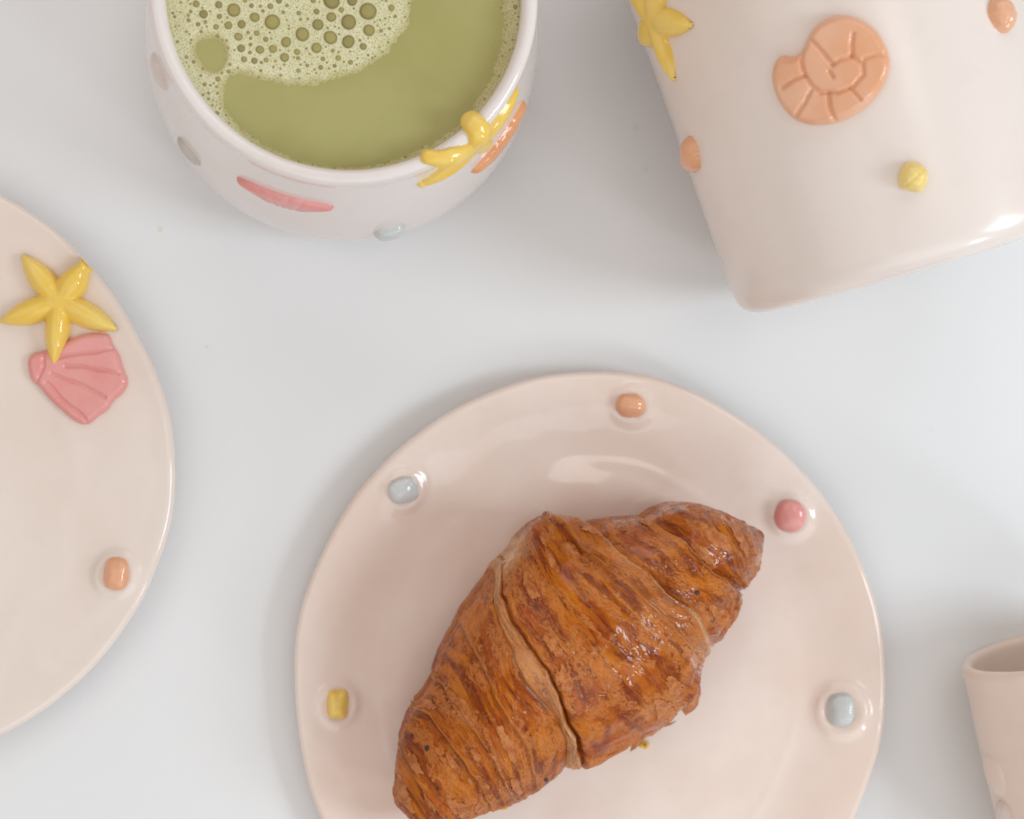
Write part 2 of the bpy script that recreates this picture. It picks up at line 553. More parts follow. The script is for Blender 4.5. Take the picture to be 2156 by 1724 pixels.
# ------------------------------------------------------------------ revolved ceramics
class Lathe:
    """closed profile of (radius, height) points; u in [0,1) runs along it"""
    def __init__(self, prof, n=140, wob=0.0, seed=0):
        P = np.asarray(prof, float)
        for _ in range(2):
            Q = np.empty((len(P) * 2 - 2, 2))
            Q[0::2] = 0.75 * P[:-1] + 0.25 * P[1:]
            Q[1::2] = 0.25 * P[:-1] + 0.75 * P[1:]
            P = np.vstack([P[:1], Q, P[-1:]])
        L = np.concatenate([[0], np.cumsum(np.hypot(*np.diff(P, axis=0).T))])
        self.L = L[-1]
        self.s = np.linspace(0, L[-1], n)
        self.r = np.interp(self.s, L, P[:, 0])
        self.z = np.interp(self.s, L, P[:, 1])
        self.wob, self.seed = wob, seed
    def pt(self, phi, s):
        r = np.interp(s, self.s, self.r)
        z = np.interp(s, self.s, self.z)
        w = 1 + self.wob * vnoise(np.cos(phi) * 1.3, np.sin(phi) * 1.3, z * 18, self.seed)
        return np.stack([r * w * np.cos(phi), r * w * np.sin(phi), z + 0 * phi], -1)
    def nrm(self, s):
        e = self.L * 0.006
        r0, r1 = np.interp(s - e, self.s, self.r), np.interp(s + e, self.s, self.r)
        z0, z1 = np.interp(s - e, self.s, self.z), np.interp(s + e, self.s, self.z)
        t = np.array([r1 - r0, z1 - z0])
        t = t / max(np.hypot(*t), 1e-9)
        return np.array([t[1], -t[0]])     # outward when the profile climbs on the outside
    def mesh(self, M=220):
        phi = np.linspace(0, 2 * np.pi, M, endpoint=False)
        V = np.concatenate([self.pt(phi, s) for s in self.s])
        n = len(self.s)
        F = [tuple(q) for q in grid_faces(n, M).tolist()]
        V = np.vstack([V, [0, 0, self.z[0]], [0, 0, self.z[-1]]])
        for j in range(M):
            F.append((n * M, (j + 1) % M, j))
            F.append((n * M + 1, (n - 1) * M + j, (n - 1) * M + (j + 1) % M))
        return V, F
    def s_at_z(self, z, outer=True):
        k = int(np.argmax(self.z))
        return float(np.interp(z, self.z[:k + 1], self.s[:k + 1]))

# --- mug
MUG_H = 0.080
mug_prof = [(0.0005, 0.0), (0.040, 0.0), (0.0475, 0.0006), (0.0525, 0.004), (0.0557, 0.011), (0.0567, 0.020), (0.0560, 0.031), (0.0543, 0.045), (0.0520, 0.060),
            (0.0505, 0.069), (0.0497, 0.0735), (0.0499, 0.0768), (0.0499, 0.0790), (0.0486, 0.0803), (0.0467, 0.0800), (0.0456, 0.0785), (0.0455, 0.0760),
            (0.0462, 0.070), (0.0485, 0.056), (0.0500, 0.040), (0.0500, 0.022), (0.0450, 0.010), (0.036, 0.006), (0.0005, 0.006)]
mug_l = Lathe(mug_prof, 170, 0.008, 4)
mc = at(729, -19, MUG_H)
mug = thing('mug', (mc.x, mc.y, 0), 'white ceramic mug filled with matcha, yellow sea star draped over its rim', 'mug')
V, F = mug_l.mesh(260)
mug_body = new_obj('body', V + np.array([mc.x, mc.y, 0]), F, M_mug, mug)

def lathe_map(l, origin, frame=None, phi0=0.0, s0=0.0, rref=0.05, rot=0.0):
    """(a, b) metres on the surface around (phi0, s0) -> world; b climbs the profile"""
    ca, sa = math.cos(rot), math.sin(rot)
    def f(a, b_, h):
        aa = a * ca - b_ * sa
        bb = a * sa + b_ * ca
        s = s0 + bb
        phi = phi0 + aa / rref
        p = l.pt(np.array(phi), s)
        n = l.nrm(s)
        p = p + h * np.array([n[0] * math.cos(phi), n[0] * math.sin(phi), n[1]])
        if frame is not None:
            v = frame @ Vector(p)
            return tuple(v)
        return tuple(p + np.array(origin))
    return f

def phi_on(px, py, z, c=mc):
    p = at(px, py, z)
    return math.atan2(p.y - c.y, p.x - c.x)
mo = (mc.x, mc.y, 0)
bvm = bvh_of(mug_body)
def on_mug(px, py):
    """angle and profile position of the wall point seen at a pixel"""
    h_ = None
    while h_ is None:                      # just off the silhouette: step towards the mug
        h_ = bvm.ray_cast(CAMV, ray(px, py).normalized())[0]
        px, py = px + (729 - px) * 0.01, py + (-19 - py) * 0.01
    return math.atan2(h_.y - mc.y, h_.x - mc.x), mug_l.s_at_z(h_.z)
# sea star on the rim
ph = phi_on(1018, 312, 0.074)
s_star = mug_l.s_at_z(0.0720)
mm = 0.001
tips = [(-14.5 * mm, 10.0 * mm, 1.05, 0.0, 0.50), (1.5 * mm, 12.0 * mm, 1.15, 0.1, 0.72), (17.0 * mm, 3.5 * mm, 0.95, 0.0), (4.0 * mm, -9.5 * mm, 0.95, 0.0), (-17.5 * mm, -5.0 * mm, 0.85, 0.0, 0.3)]
o = surf_ornament('sea_star', lathe_map(mug_l, mo, None, ph, s_star), star_h(0, 0, tips, 3.9 * mm, 0.0029), (-0.019, -0.016, 0.020, 0.020), 170, M_yellow, mug)
o['label'] = 'yellow sea star relief with two arms over the rim'
# orange shell beside the star, seen edge on
def fan(w, h):
    return [(-w * 0.25, -h), (w * 0.25, -h), (w * 0.6, -h * 0.45), (w, h * 0.15), (w * 0.8, h * 0.75), (w * 0.3, h), (-w * 0.3, h), (-w * 0.8, h * 0.75), (-w, h * 0.15), (-w * 0.6, -h * 0.45)]
def fan_grooves(w, h):
    return [[(0, -h * 0.8), (k * w, h * 0.9)] for k in (-0.62, -0.22, 0.2, 0.6)]
ph, sp = on_mug(1056, 296)
o = surf_ornament('scallop_shell', lathe_map(mug_l, mo, None, ph, sp), poly_h(fan(0.0125, 0.0048), 0.0018, 0.0022, fan_grooves(0.0125, 0.011), 0.16, 0.0006),
                  (-0.0145, -0.0125, 0.0145, 0.0125), 90, M_orange, mug)
o['label'] = 'orange scallop shell relief seen edge on'
ph, sp = on_mug(598, 420)
o = surf_ornament('scallop_shell', lathe_map(mug_l, mo, None, ph, sp, rot=0.12), poly_h(fan(0.0140, 0.0045), 0.0016, 0.0022, fan_grooves(0.014, 0.0105), 0.16, 0.0006),
                  (-0.016, -0.0125, 0.016, 0.0125), 90, M_pink, mug)
o['label'] = 'pink scallop shell relief seen edge on'
for (px, py, rx, ry, hh, mt, lb) in ((820, 484, 0.0042, 0.0036, 0.0030, M_blue, 'pale blue glazed bead'),
                                    (398, 318, 0.0044, 0.0030, 0.0018, M_grey, 'grey green glazed bead'),
                                    (336, 150, 0.0048, 0.0038, 0.0020, M_shell, 'pale shell coloured bead')):
    ph, sp = on_mug(px, py)
    o = surf_ornament('bead', lathe_map(mug_l, mo, None, ph, sp), bead_h(0, 0, rx, ry, hh, 0, 2.2, 3), (-rx * 1.5, -rx * 1.5, rx * 1.5, rx * 1.5), 44, mt, mug)
    o['label'] = lb

# --- matcha in the mug
LZ = 0.0735
RI = 0.0459
drink = thing('matcha_latte', (mc.x, mc.y, LZ), 'olive green matcha latte with pale foam and bubbles filling the mug', 'drink')
m, nt, b = mat('matcha_liquid')
tc = node(nt, 'ShaderNodeTexCoord')
n1 = node(nt, 'ShaderNodeTexNoise', Scale=45.0, Detail=3.0, Roughness=0.5)
n2 = node(nt, 'ShaderNodeTexNoise', Scale=2600.0, Detail=2.0, Roughness=0.6)
for n in (n1, n2):
    nt.links.new(tc.outputs['Object'], n.inputs['Vector'])
c = mixc(nt, maprange(nt, n1.outputs[0], 0.35, 0.65), (0.418, 0.388, 0.155), (0.385, 0.350, 0.130))
c = mixc(nt, maprange(nt, n2.outputs[0], 0.45, 0.75, 0, 0.25), c, (0.33, 0.28, 0.08))
nt.links.new(c, b.inputs['Base Color'])
b.inputs['Roughness'].default_value = 0.25
b.inputs['IOR'].default_value = 1.33
M_liquid = m
m, nt, b = mat('matcha_foam')
tc = node(nt, 'ShaderNodeTexCoord')
vo = node(nt, 'ShaderNodeTexVoronoi', Scale=1500.0)
vo2 = node(nt, 'ShaderNodeTexVoronoi', Scale=800.0)
n1 = node(nt, 'ShaderNodeTexNoise', Scale=90.0, Detail=3.0)
for n in (vo, vo2, n1):
    nt.links.new(tc.outputs['Object'], n.inputs['Vector'])
c = mixc(nt, maprange(nt, n1.outputs[0], 0.35, 0.65), (0.71, 0.68, 0.435), (0.67, 0.63, 0.38))
f = maprange(nt, vo.outputs['Distance'], 0.18, 0.42, 0.45, 0.0)
c = mixc(nt, f, c, (0.45, 0.40, 0.17))
f = maprange(nt, vo2.outputs['Distance'], 0.12, 0.30, 0.40, 0.0)
c = mixc(nt, f, c, (0.42, 0.37, 0.14))
at_ = node(nt, 'ShaderNodeAttribute')
at_.attribute_name = 'thick'
c = mixc(nt, maprange(nt, at_.outputs['Fac'], 0.0, 1.0, 0.75, 0.0), c, (0.44, 0.37, 0.135))
nt.links.new(c, b.inputs['Base Color'])
b.inputs['Roughness'].default_value = 0.5
bp = node(nt, 'ShaderNodeBump', Strength=0.35, Distance=0.0003)
nt.links.new(vo.outputs['Distance'], bp.inputs['Height'])
nt.links.new(bp.outputs[0], b.inputs['Normal'])
M_foam = m
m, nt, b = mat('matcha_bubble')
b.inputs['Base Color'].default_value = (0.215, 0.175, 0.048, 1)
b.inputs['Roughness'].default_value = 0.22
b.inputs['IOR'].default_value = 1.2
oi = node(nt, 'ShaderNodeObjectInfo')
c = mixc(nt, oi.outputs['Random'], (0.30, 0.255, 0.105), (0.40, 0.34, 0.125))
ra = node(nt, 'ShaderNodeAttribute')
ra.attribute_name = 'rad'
c = mixc(nt, maprange(nt, ra.outputs['Fac'], 0.45, 1.0, 0.0, 0.65), c, (0.15, 0.12, 0.04))  # dark refraction rim of each bubble painted into its colour
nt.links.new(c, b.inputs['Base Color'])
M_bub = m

rin = np.linspace(0.0005, RI + 0.0012, 40)
phi = np.linspace(0, 2 * np.pi, 180, endpoint=False)
V = np.concatenate([np.stack([mc.x + r * np.cos(phi), mc.y + r * np.sin(phi), np.full(180, LZ) + 0.0006 * max(0, (r - RI + 0.001) / 0.001) * (r > RI - 0.001)], -1) for r in rin])
F = [tuple(q) for q in grid_faces(40, 180).tolist()]
liquid = new_obj('liquid', V, F, M_liquid, drink)

foam_px = [(880, -80), (872, -20), (866, 5), (858, 48), (836, 90), (800, 124), (758, 150), (704, 170), (645, 180), (585, 176), (535, 162), (500, 157), (478, 166), (470, 190), (473, 218),
           (484, 246), (500, 270), (522, 293), (548, 316), (540, 335), (300, 200), (250, -50), (330, -260), (600, -420), (800, -300)]
hole_px = [(412, 92), (425, 83), (450, 80), (466, 88), (473, 105), (474, 122), (466, 140), (452, 150), (436, 146), (424, 132), (413, 115)]
toW = lambda pts: np.array([tuple(at(x, y, LZ))[:2] for x, y in pts])
foamW = smooth_closed(toW(foam_px))
holeW = smooth_closed(toW(hole_px))
def foam_mask(x, y, which=None):
    """signed distance in metres: > 0 inside the foam"""
    d = sdf(x, y, foamW)
    rr = np.hypot(x - mc.x, y - mc.y)
    an = np.degrees(np.arctan2(y - mc.y, x - mc.x))          # -90 = toward the bottom of the picture
    wr = np.interp(an, [-180, -130, -110, -90, -70, -50, -30, -5, 20, 180], [4, 2.6, 1.7, 1.5, 1.8, 2.3, 3.0, 4.2, 4.6, 4.6]) * 0.001
    wr = wr * (1 + 0.22 * vnoise(x * 260, y * 260, 0, 2))
    ring = rr - (RI - wr)
    if which == 'main':
        return d
    d = np.maximum(d + 0.0005 * vnoise(x * 420, y * 420, 0, 5), ring) + 0.0004 * vnoise(x * 1300, y * 1300, 0, 6)
    d = np.minimum(d, -sdf(x, y, holeW))
    return np.minimum(d, RI + 0.0012 - rr)
n = 300
ax = np.linspace(-RI - 0.0012, RI + 0.0012, n)
X, Y = np.meshgrid(mc.x + ax, mc.y + ax)
D = foam_mask(X, Y)
Z = LZ - 0.00015 + 0.0007 * sstep(-0.0004, 0.0012, D)
rr_ = np.hypot(X - mc.x, Y - mc.y)
Z = Z + 0.0004 * sstep(RI - 0.0015, RI + 0.001, rr_)
keep = D > -0.0006
idx = -np.ones(D.shape, int)
idx[keep] = np.arange(keep.sum())
V = np.stack([X[keep], Y[keep], Z[keep]], -1)
q = np.stack([idx[:-1, :-1], idx[:-1, 1:], idx[1:, 1:], idx[1:, :-1]], -1).reshape(-1, 4)
q = q[q.min(1) >= 0]
foam = new_obj('foam', V, q, M_foam, drink)
attr(foam, 'thick', sstep(-0.0002, 0.0028, D[keep]) * (0.45 + 0.55 * sstep(-0.001, 0.001, foam_mask(X[keep], Y[keep], 'main'))))

ZB = [(208, 32, 31), (398, 40, 33), (525, 85, 64), (270, 118, 38), (403, 138, 24), (145, 170, 20), (225, 203, 21), (375, 225, 27), (478, 213, 36), (590, 203, 38), (700, 145, 45), (848, 185, 68),
      (673, 48, 22), (831, 52, 28), (903, 5, 30), (563, 308, 38), (718, 278, 28), (792, 330, 25), (963, 353, 47), (1100, 288, 64), (1230, 207, 50), (1218, 97, 27), (1343, 143, 45), (1345, 10, 75),
      (1517, 5, 48), (1650, 95, 78), (1488, 185, 68), (1658, 255, 52), (1335, 315, 62), (1485, 350, 60), (1610, 390, 32), (1218, 402, 50), (1055, 435, 28), (853, 410, 36), (743, 417, 38), (586, 405, 37),
      (610, 498, 28), (697, 510, 29), (796, 503, 23), (950, 482, 42), (1272, 494, 22), (1400, 486, 26), (1503, 522, 24), (1253, 565, 22), (1140, 549, 18), (1066, 592, 21), (1370, 552, 19), (1847, 66, 30),
      (1877, 138, 18), (1070, 110, 22), (1190, 5, 25), (1760, 257, 19), (250, 265, 17), (388, 298, 17), (391, 663, 23), (478, 598, 18), (492, 541, 16), (424, 612, 15), (750, 592, 16), (917, 631, 15),
      (128, 478, 17), (187, 519, 16), (262, 578, 15), (383, 950, 20), (1427, 83, 25), (970, 45, 18), (940, 103, 18), (1355, 425, 19), (663, 375, 17), (660, 440, 19), (665, 322, 15), (643, 273, 16),
      (163, 97, 17), (50, 350, 15), (330, 715, 14), (380, 727, 15), (387, 782, 14), (313, 781, 14), (265, 796, 14), (312, 829, 14), (343, 885, 13), (78, 20, 15), (618, 2, 22), (747, 52, 16), (465, 340, 14)]
SB = 0.000125
bub = []
for zx, zy, zr in ZB:
    p = at(360.8 + 0.251 * zx, 0.251 * zy, LZ + 0.0005)
    bub.append((p.x, p.y, zr * 0.251 * SB))
grid = {}
CELL = 0.0022
def bub_ok(x, y, r, gap):
    gx, gy = int(x / CELL), int(y / CELL)
    for i in range(gx - 2, gx + 3):
        for j in range(gy - 2, gy + 3):
            for (a, b_, c_) in grid.get((i, j), ()):
                if math.hypot(a - x, b_ - y) < c_ + r + gap:
                    return False
    return True
def bub_add(x, y, r):
    grid.setdefault((int(x / CELL), int(y / CELL)), []).append((x, y, r))
for t in bub:
    bub_add(*t)
rs = random.Random(5)
sizes = [(0.00058, 90), (0.00042, 420), (0.00031, 2000), (0.00023, 8000), (0.00016, 26000)]
for R, tries in sizes:
    cand = np.array([[rs.uniform(-RI, RI), rs.uniform(-RI, RI * 0.12)] for _ in range(tries)]) + np.array([mc.x, mc.y])
    ds = foam_mask(cand[:, 0], cand[:, 1])
    for (x, y), d in zip(cand, ds):
        r = R * rs.uniform(0.75, 1.25)
        lim = r * 0.5 if r < 0.00035 else 0.0022
        if d > lim and math.hypot(x - mc.x, y - mc.y) < RI - r * 0.9 and bub_ok(x, y, r, 0.00008 + 0.15 * r):
            bub.append((x, y, r))
            bub_add(x, y, r)
bub.sort(key=lambda t: -t[2])
def dome(nr, na):
    V = [(0, 0, 0.30)]
    for i in range(1, nr + 1):
        a = i / nr
        for k in range(na):
            V.append((a * math.cos(2 * math.pi * k / na), a * math.sin(2 * math.pi * k / na), 0.30 * math.sqrt(max(0, 1 - a * a)) - (0.25 if i == nr else 0)))
    F = [(0, 1 + k, 1 + (k + 1) % na) for k in range(na)]
    for i in range(nr - 1):
        for k in range(na):
            a0, a1 = 1 + i * na, 1 + (i + 1) * na
            F.append((a0 + k, a1 + k, a1 + (k + 1) % na, a0 + (k + 1) % na))
    return V, F
DV, DF = dome(6, 18)
def foam_z(x, y):
    d = float(foam_mask(np.array([x]), np.array([y]))[0])
    r = math.hypot(x - mc.x, y - mc.y)
    return LZ - 0.00015 + 0.0007 * float(sstep(-0.0004, 0.0012, d)) + 0.0004 * float(sstep(RI - 0.0015, RI + 0.001, r))
bme = None
for (x, y, r) in bub[:300]:
    if bme is None:
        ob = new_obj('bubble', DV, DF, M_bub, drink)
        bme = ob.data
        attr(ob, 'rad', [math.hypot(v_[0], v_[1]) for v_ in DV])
    else:
        ob = bpy.data.objects.new('bubble', bme)
        col.objects.link(ob)
        ob.parent = drink
    ob.location = Vector((x, y, foam_z(x, y))) - drink.location
    ob.scale = (r * rs.uniform(0.94, 1.06), r * rs.uniform(0.94, 1.06), r)
    ob.rotation_euler = (0, 0, rs.uniform(0, 6.28))
SV, SF = dome(2, 7)
SV = np.array(SV)
rest = bub[300:]
VV, FF = [], []
for k, (x, y, r) in enumerate(rest):
    VV.append(SV * r + np.array([x, y, foam_z(x, y)]))
    FF += [tuple(i + k * len(SV) for i in f) for f in SF]
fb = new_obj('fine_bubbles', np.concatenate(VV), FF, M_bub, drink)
fb['kind'] = 'stuff'

# --- lying cups
def lay_frame(base_px, base_z, mouth_dir, Rb, Rm, L):
    """frame for a cup lying on its side: local +Z runs from base to mouth"""
    al = math.atan2(Rm - Rb, L)
    d = Vector((mouth_dir[0], mouth_dir[1], 0)).normalized()
    a = d * math.cos(al) + UP * math.sin(al)
    up = -d * math.sin(al) + UP * math.cos(al)
    side = up.cross(a)
    Mx = Matrix((side, up, a)).transposed().to_4x4()      # local x = side, y = up, z = axis
    p = at(base_px[0], base_px[1], base_z)
    Mx.translation = Vector((p.x, p.y, Rb * math.cos(al)))
    return Mx

# big pearl cup, mouth out of frame at the top
Rb, Rm, Lc = 0.0510, 0.0560, 0.125
pr = [(0.0005, 0.0012), (Rb - 0.016, 0.0010), (Rb - 0.0085, 0.0000), (Rb - 0.0032, 0.0010), (Rb - 0.0005, 0.0042), (Rb + 0.0001, 0.010),
      (Rb + (Rm - Rb) * 0.30, Lc * 0.30), (Rb + (Rm - Rb) * 0.62, Lc * 0.62), (Rm, Lc - 0.004), (Rm - 0.0004, Lc - 0.001), (Rm - 0.002, Lc), (Rm - 0.0036, Lc - 0.001),
      (Rm - 0.004, Lc - 0.004), (Rb - 0.002, Lc * 0.3), (Rb - 0.005, 0.010), (Rb - 0.010, 0.006), (0.0005, 0.005)]
cup_l = Lathe(pr, 200, 0.010, 9)
ax_dir = Vector((-0.300, 0.954))
FRM = lay_frame((1911, 566), 0.047, ax_dir, Rb, Rm, Lc)
base_pt = FRM.translation - Vector((0, 0, FRM.translation.z))
cup = thing('tumbler', base_pt, 'large pearl white ceramic tumbler lying on its side with peach ammonite shell', 'cup')
V, F = cup_l.mesh(260)
Vw = np.array([tuple(FRM @ Vector(v)) for v in V])
cup_body = new_obj('body', Vw, F, M_cup, cup)
bvc = bvh_of(cup_body)
Z2 = lambda pts: [(1304.6 + 0.3949 * x, 0.3949 * y) for x, y in pts]
am = Z2([(868, 292), (915, 305), (965, 288), (988, 250), (1010, 190), (1060, 120), (1150, 78), (1250, 85), (1350, 140), (1420, 240), (1447, 340), (1420, 440), (1360, 525), (1280, 602), (1180, 652),
         (1050, 672), (960, 652), (890, 592), (840, 500), (818, 400), (836, 325)])
amg = [Z2(g) for g in ([(985, 270), (990, 330), (1005, 400), (1035, 455), (1090, 490), (1170, 495), (1250, 462), (1300, 400), (1300, 340), (1240, 303), (1180, 318), (1150, 345)],
                       [(1145, 335), (1100, 290), (1035, 215)], [(1240, 303), (1235, 250), (1245, 185)], [(1305, 315), (1360, 298), (1425, 300)],
                       [(1000, 405), (950, 425), (900, 460)], [(1040, 478), (1010, 540), (970, 610)], [(1125, 500), (1130, 570), (1155, 640)],
                       [(1235, 478), (1290, 530)], [(1130, 380), (1145, 410)])]
o = px_ornament('ammonite_shell', bvc, poly_h(am, 0.0036, 17, amg, 0.20, 4.2, 0.12), (1610, 15, 1890, 280), 190, M_peach, cup)
o['label'] = 'peach coloured coiled ammonite shell relief'
for (px, py, rx, ry, hh, rot, mt, lb, dn) in ((1922, 373, 30, 31, 0.0042, 0.3, M_lemon, 'creased lemon yellow bead', 0.06), (2105, 32, 22, 38, 0.0038, -0.35, M_peach, 'creased peach bead with bright glints', 0.08),
                                              (1458, 326, 15, 38, 0.0032, -0.17, M_peach, 'narrow peach bead on the shaded flank', 0.0)):
    e = max(rx, ry) * 1.5
    o = px_ornament('bead', bvc, bead_h(px, py, rx, ry, hh, rot, 2.3, int(px), dn), (px - e, py - e, px + e, py + e), 50, mt, cup)
    o['label'] = lb
# sea star wrapping the shaded flank
inv = FRM.inverted()
hit = bvc.ray_cast(CAMV, ray(1382, 42).normalized())[0]
lp = inv @ hit
ph0 = math.atan2(lp.y, lp.x)
s0 = cup_l.s_at_z(lp.z)
tips = [(0.0125, -0.003, 1.1, 0.1), (-0.013, -0.006, 1.0, 0.1), (0.001, -0.0165, 0.75, 0.0), (0.006, 0.014, 1.0, 0.1), (-0.010, 0.012, 1.0, 0.1)]
tips = [(-x, y, w, h) for x, y, w, h in tips]
o = surf_ornament('sea_star', lathe_map(cup_l, None, FRM, ph0, s0, 0.048), star_h(0, 0, tips, 0.0042, 0.0034), (-0.018, -0.020, 0.018, 0.018), 150, M_yellow, cup)
o['label'] = 'yellow sea star relief wrapping the flank'

# small tan cup at the corner
Rb2, Rm2, L2 = 0.0265, 0.0270, 0.075
pr = [(0.0005, 0.0010), (Rb2 - 0.006, 0.0), (Rb2 - 0.002, 0.001), (Rb2, 0.004), (Rb2 + (Rm2 - Rb2) * 0.33, L2 * 0.36), (Rb2 + (Rm2 - Rb2) * 0.66, L2 * 0.68), (Rm2 - 0.0004, L2 - 0.006),
      (Rm2 + 0.0002, L2 - 0.002), (Rm2 - 0.0004, L2 - 0.0004), (Rm2 - 0.0018, L2), (Rm2 - 0.0030, L2 - 0.0006), (Rm2 - 0.0034, L2 - 0.003), (Rb2 - 0.001, L2 * 0.33), (Rb2 - 0.004, 0.007), (0.0005, 0.005)]
cup2_l = Lathe(pr, 160, 0.035, 15)
FR2 = lay_frame((2326, 1871), 0.0265, (-0.22, 0.975), Rb2, Rm2, L2)
bp2 = FR2.translation - Vector((0, 0, FR2.translation.z))
cup2 = thing('tumbler', bp2, 'small tan ceramic tumbler lying on its side, open mouth facing the tabletop centre', 'cup')
V, F = cup2_l.mesh(220)
Vw = np.array([tuple(FR2 @ Vector(v)) for v in V])
cup2_body = new_obj('body', Vw, F, M_tan, cup2)
inv2 = FR2.inverted()
for (zz, ph, rx, ry, hh, mt, lb) in ((0.031, 0.12, 0.0036, 0.0042, 0.0024, M_shell, 'pale bead on the flank'), (0.043, 0.05, 0.0065, 0.0065, 0.0011, M_tan, 'low bump on the flank')):
    o = surf_ornament('bead', lathe_map(cup2_l, None, FR2, ph, cup2_l.s_at_z(zz), 0.03), bead_h(0, 0, rx, ry, hh, 0, 2.2, 3), (-rx * 1.5, -rx * 1.5, rx * 1.5, rx * 1.5), 40, mt, cup2)
    o['label'] = lb

# ------------------------------------------------------------------ croissant
def Zc(pts):                         # zoom crop coordinates -> photograph grid
    return [(798 + 0.41662 * x, 1006.2 + 0.41662 * y) for x, y in pts]
out_L = Zc([(1940, 290), (1930, 266), (1870, 240), (1800, 205), (1720, 170), (1640, 135), (1560, 122), (1490, 122), (1420, 145), (1350, 185), (1310, 208), (1200, 210), (1100, 213), (1020, 220), (940, 200),
            (870, 183), (770, 230), (710, 290), (680, 350), (620, 410), (580, 470), (530, 530), (480, 600), (430, 660), (400, 725), (360, 790), (310, 890), (270, 1020), (225, 1100), (180, 1150),
            (140, 1220), (110, 1330), (90, 1450), (80, 1590), (84, 1640), (130, 1700), (180, 1760), (215, 1790)])
out_R = Zc([(1940, 290), (1942, 330), (1935, 380), (1915, 450), (1880, 520), (1820, 578), (1806, 660), (1768, 740), (1720, 815), (1662, 865), (1640, 900), (1628, 950), (1618, 1010), (1600, 1080), (1550, 1150),
            (1490, 1190), (1410, 1260), (1330, 1300), (1270, 1350), (1180, 1400), (1100, 1440), (1020, 1466), (960, 1455), (930, 1450), (880, 1500), (800, 1570), (700, 1630), (600, 1660), (500, 1700),
            (430, 1735), (340, 1775), (270, 1795), (215, 1790)])
PLZ = 0.0049
ZC = PLZ + 0.017
def resample(P, n):
    P = np.asarray(P, float)
    L = np.concatenate([[0], np.cumsum(np.hypot(*np.diff(P[:, :2], axis=0).T))])
    return np.stack([np.interp(np.linspace(0, L[-1], n), L, P[:, k]) for k in range(P.shape[1])], -1)
OL = atn(np.array(out_L)[:, 0], np.array(out_L)[:, 1], ZC)[:, :2]
OR = atn(np.array(out_R)[:, 0], np.array(out_R)[:, 1], ZC)[:, :2]
OL, OR = resample(OL, 400), resample(OR, 400)
# key rows: (height above ZC in mm, pixels from upper-left outline to lower-right outline)
keys = [
    (2, [(1606, 1120), (1607, 1132)]),
    (13, [(1548, 1093), (1578, 1130), (1592, 1170), (1596, 1196)]),
    (21, [(1440, 1060), (1500, 1105), (1545, 1165), (1572, 1233)]),
    (24, [(1347, 1093), (1392, 1116), (1435, 1140), (1466, 1169), (1497, 1205), (1531, 1228), (1556, 1248)]),
    (29, [(1222, 1097), (1254, 1126), (1288, 1152), (1327, 1186), (1361, 1211), (1395, 1245), (1429, 1271), (1460, 1299), (1477, 1330), (1489, 1366)]),
    (31, [(1160, 1082), (1186, 1109), (1225, 1149), (1268, 1180), (1296, 1211), (1333, 1245), (1367, 1276), (1401, 1310), (1438, 1350), (1474, 1400)]),
    (33, [(1094, 1127), (1130, 1225), (1190, 1310), (1260, 1400), (1330, 1480), (1385, 1531)]),
    (32, [(1056, 1177), (1050, 1250), (1066, 1290), (1092, 1335), (1131, 1381), (1156, 1412), (1173, 1456), (1185, 1489), (1194, 1527), (1210, 1556), (1219, 1589), (1223, 1616)]),
    (31.5, [(1040, 1202), (1036, 1270), (1052, 1320), (1080, 1370), (1098, 1423), (1127, 1464), (1156, 1490), (1173, 1514), (1188, 1552), (1192, 1585), (1186, 1610)]),
    (31, [(964, 1308), (1005, 1390), (1045, 1465), (1085, 1535), (1115, 1605), (1131, 1660)]),
    (28, [(912, 1425), (944, 1464), (977, 1496), (1002, 1543), (1031, 1589), (1056, 1643), (1085, 1685)]),
    (25, [(873, 1485), (904, 1505), (930, 1545), (965, 1592), (998, 1640), (1030, 1700)]),
    (18, [(842, 1570), (860, 1612), (883, 1656), (910, 1694), (945, 1742)]),
    (10, [(833, 1690), (850, 1712), (875, 1738), (905, 1754)]),
    (1.5, [(884, 1750), (890, 1752)]),
]
KT = 41
tk = np.linspace(0, 1, KT)
KL, KR, KD, KH = [], [], [], []
for h, pts in keys:
    P = resample(np.array(pts, float), KT)
    th = np.arccos(1 - 2 * tk)
    W = atn(P[:, 0], P[:, 1], ZC + h * 0.001 * np.sin(th) ** 0.9)[:, :2]
    iL = int(np.argmin(np.hypot(*(OL - W[0]).T)))
    iR = int(np.argmin(np.hypot(*(OR - W[-1]).T)))
    W = W + (1 - tk)[:, None] * (OL[iL] - W[0]) + tk[:, None] * (OR[iR] - W[-1])
    KL.append(iL); KR.append(iR); KH.append(h * 0.001)
    KD.append(W - ((1 - tk)[:, None] * OL[iL] + tk[:, None] * OR[iR]))
KL[0], KR[0], KL[-1], KR[-1] = 0, 0, 399, 399
KD[0] *= 0
KD[-1] *= 0
mid = [0.5 * (OL[a] + OR[b_]) + d[KT // 2] for a, b_, d in zip(KL, KR, KD)]
kv = np.concatenate([[0], np.cumsum([np.hypot(*(q - p)) for p, q in zip(mid[:-1], mid[1:])])]) * 1000    # mm along the axis
NV, NT = 760, 330
vv = np.linspace(0, kv[-1], NV)
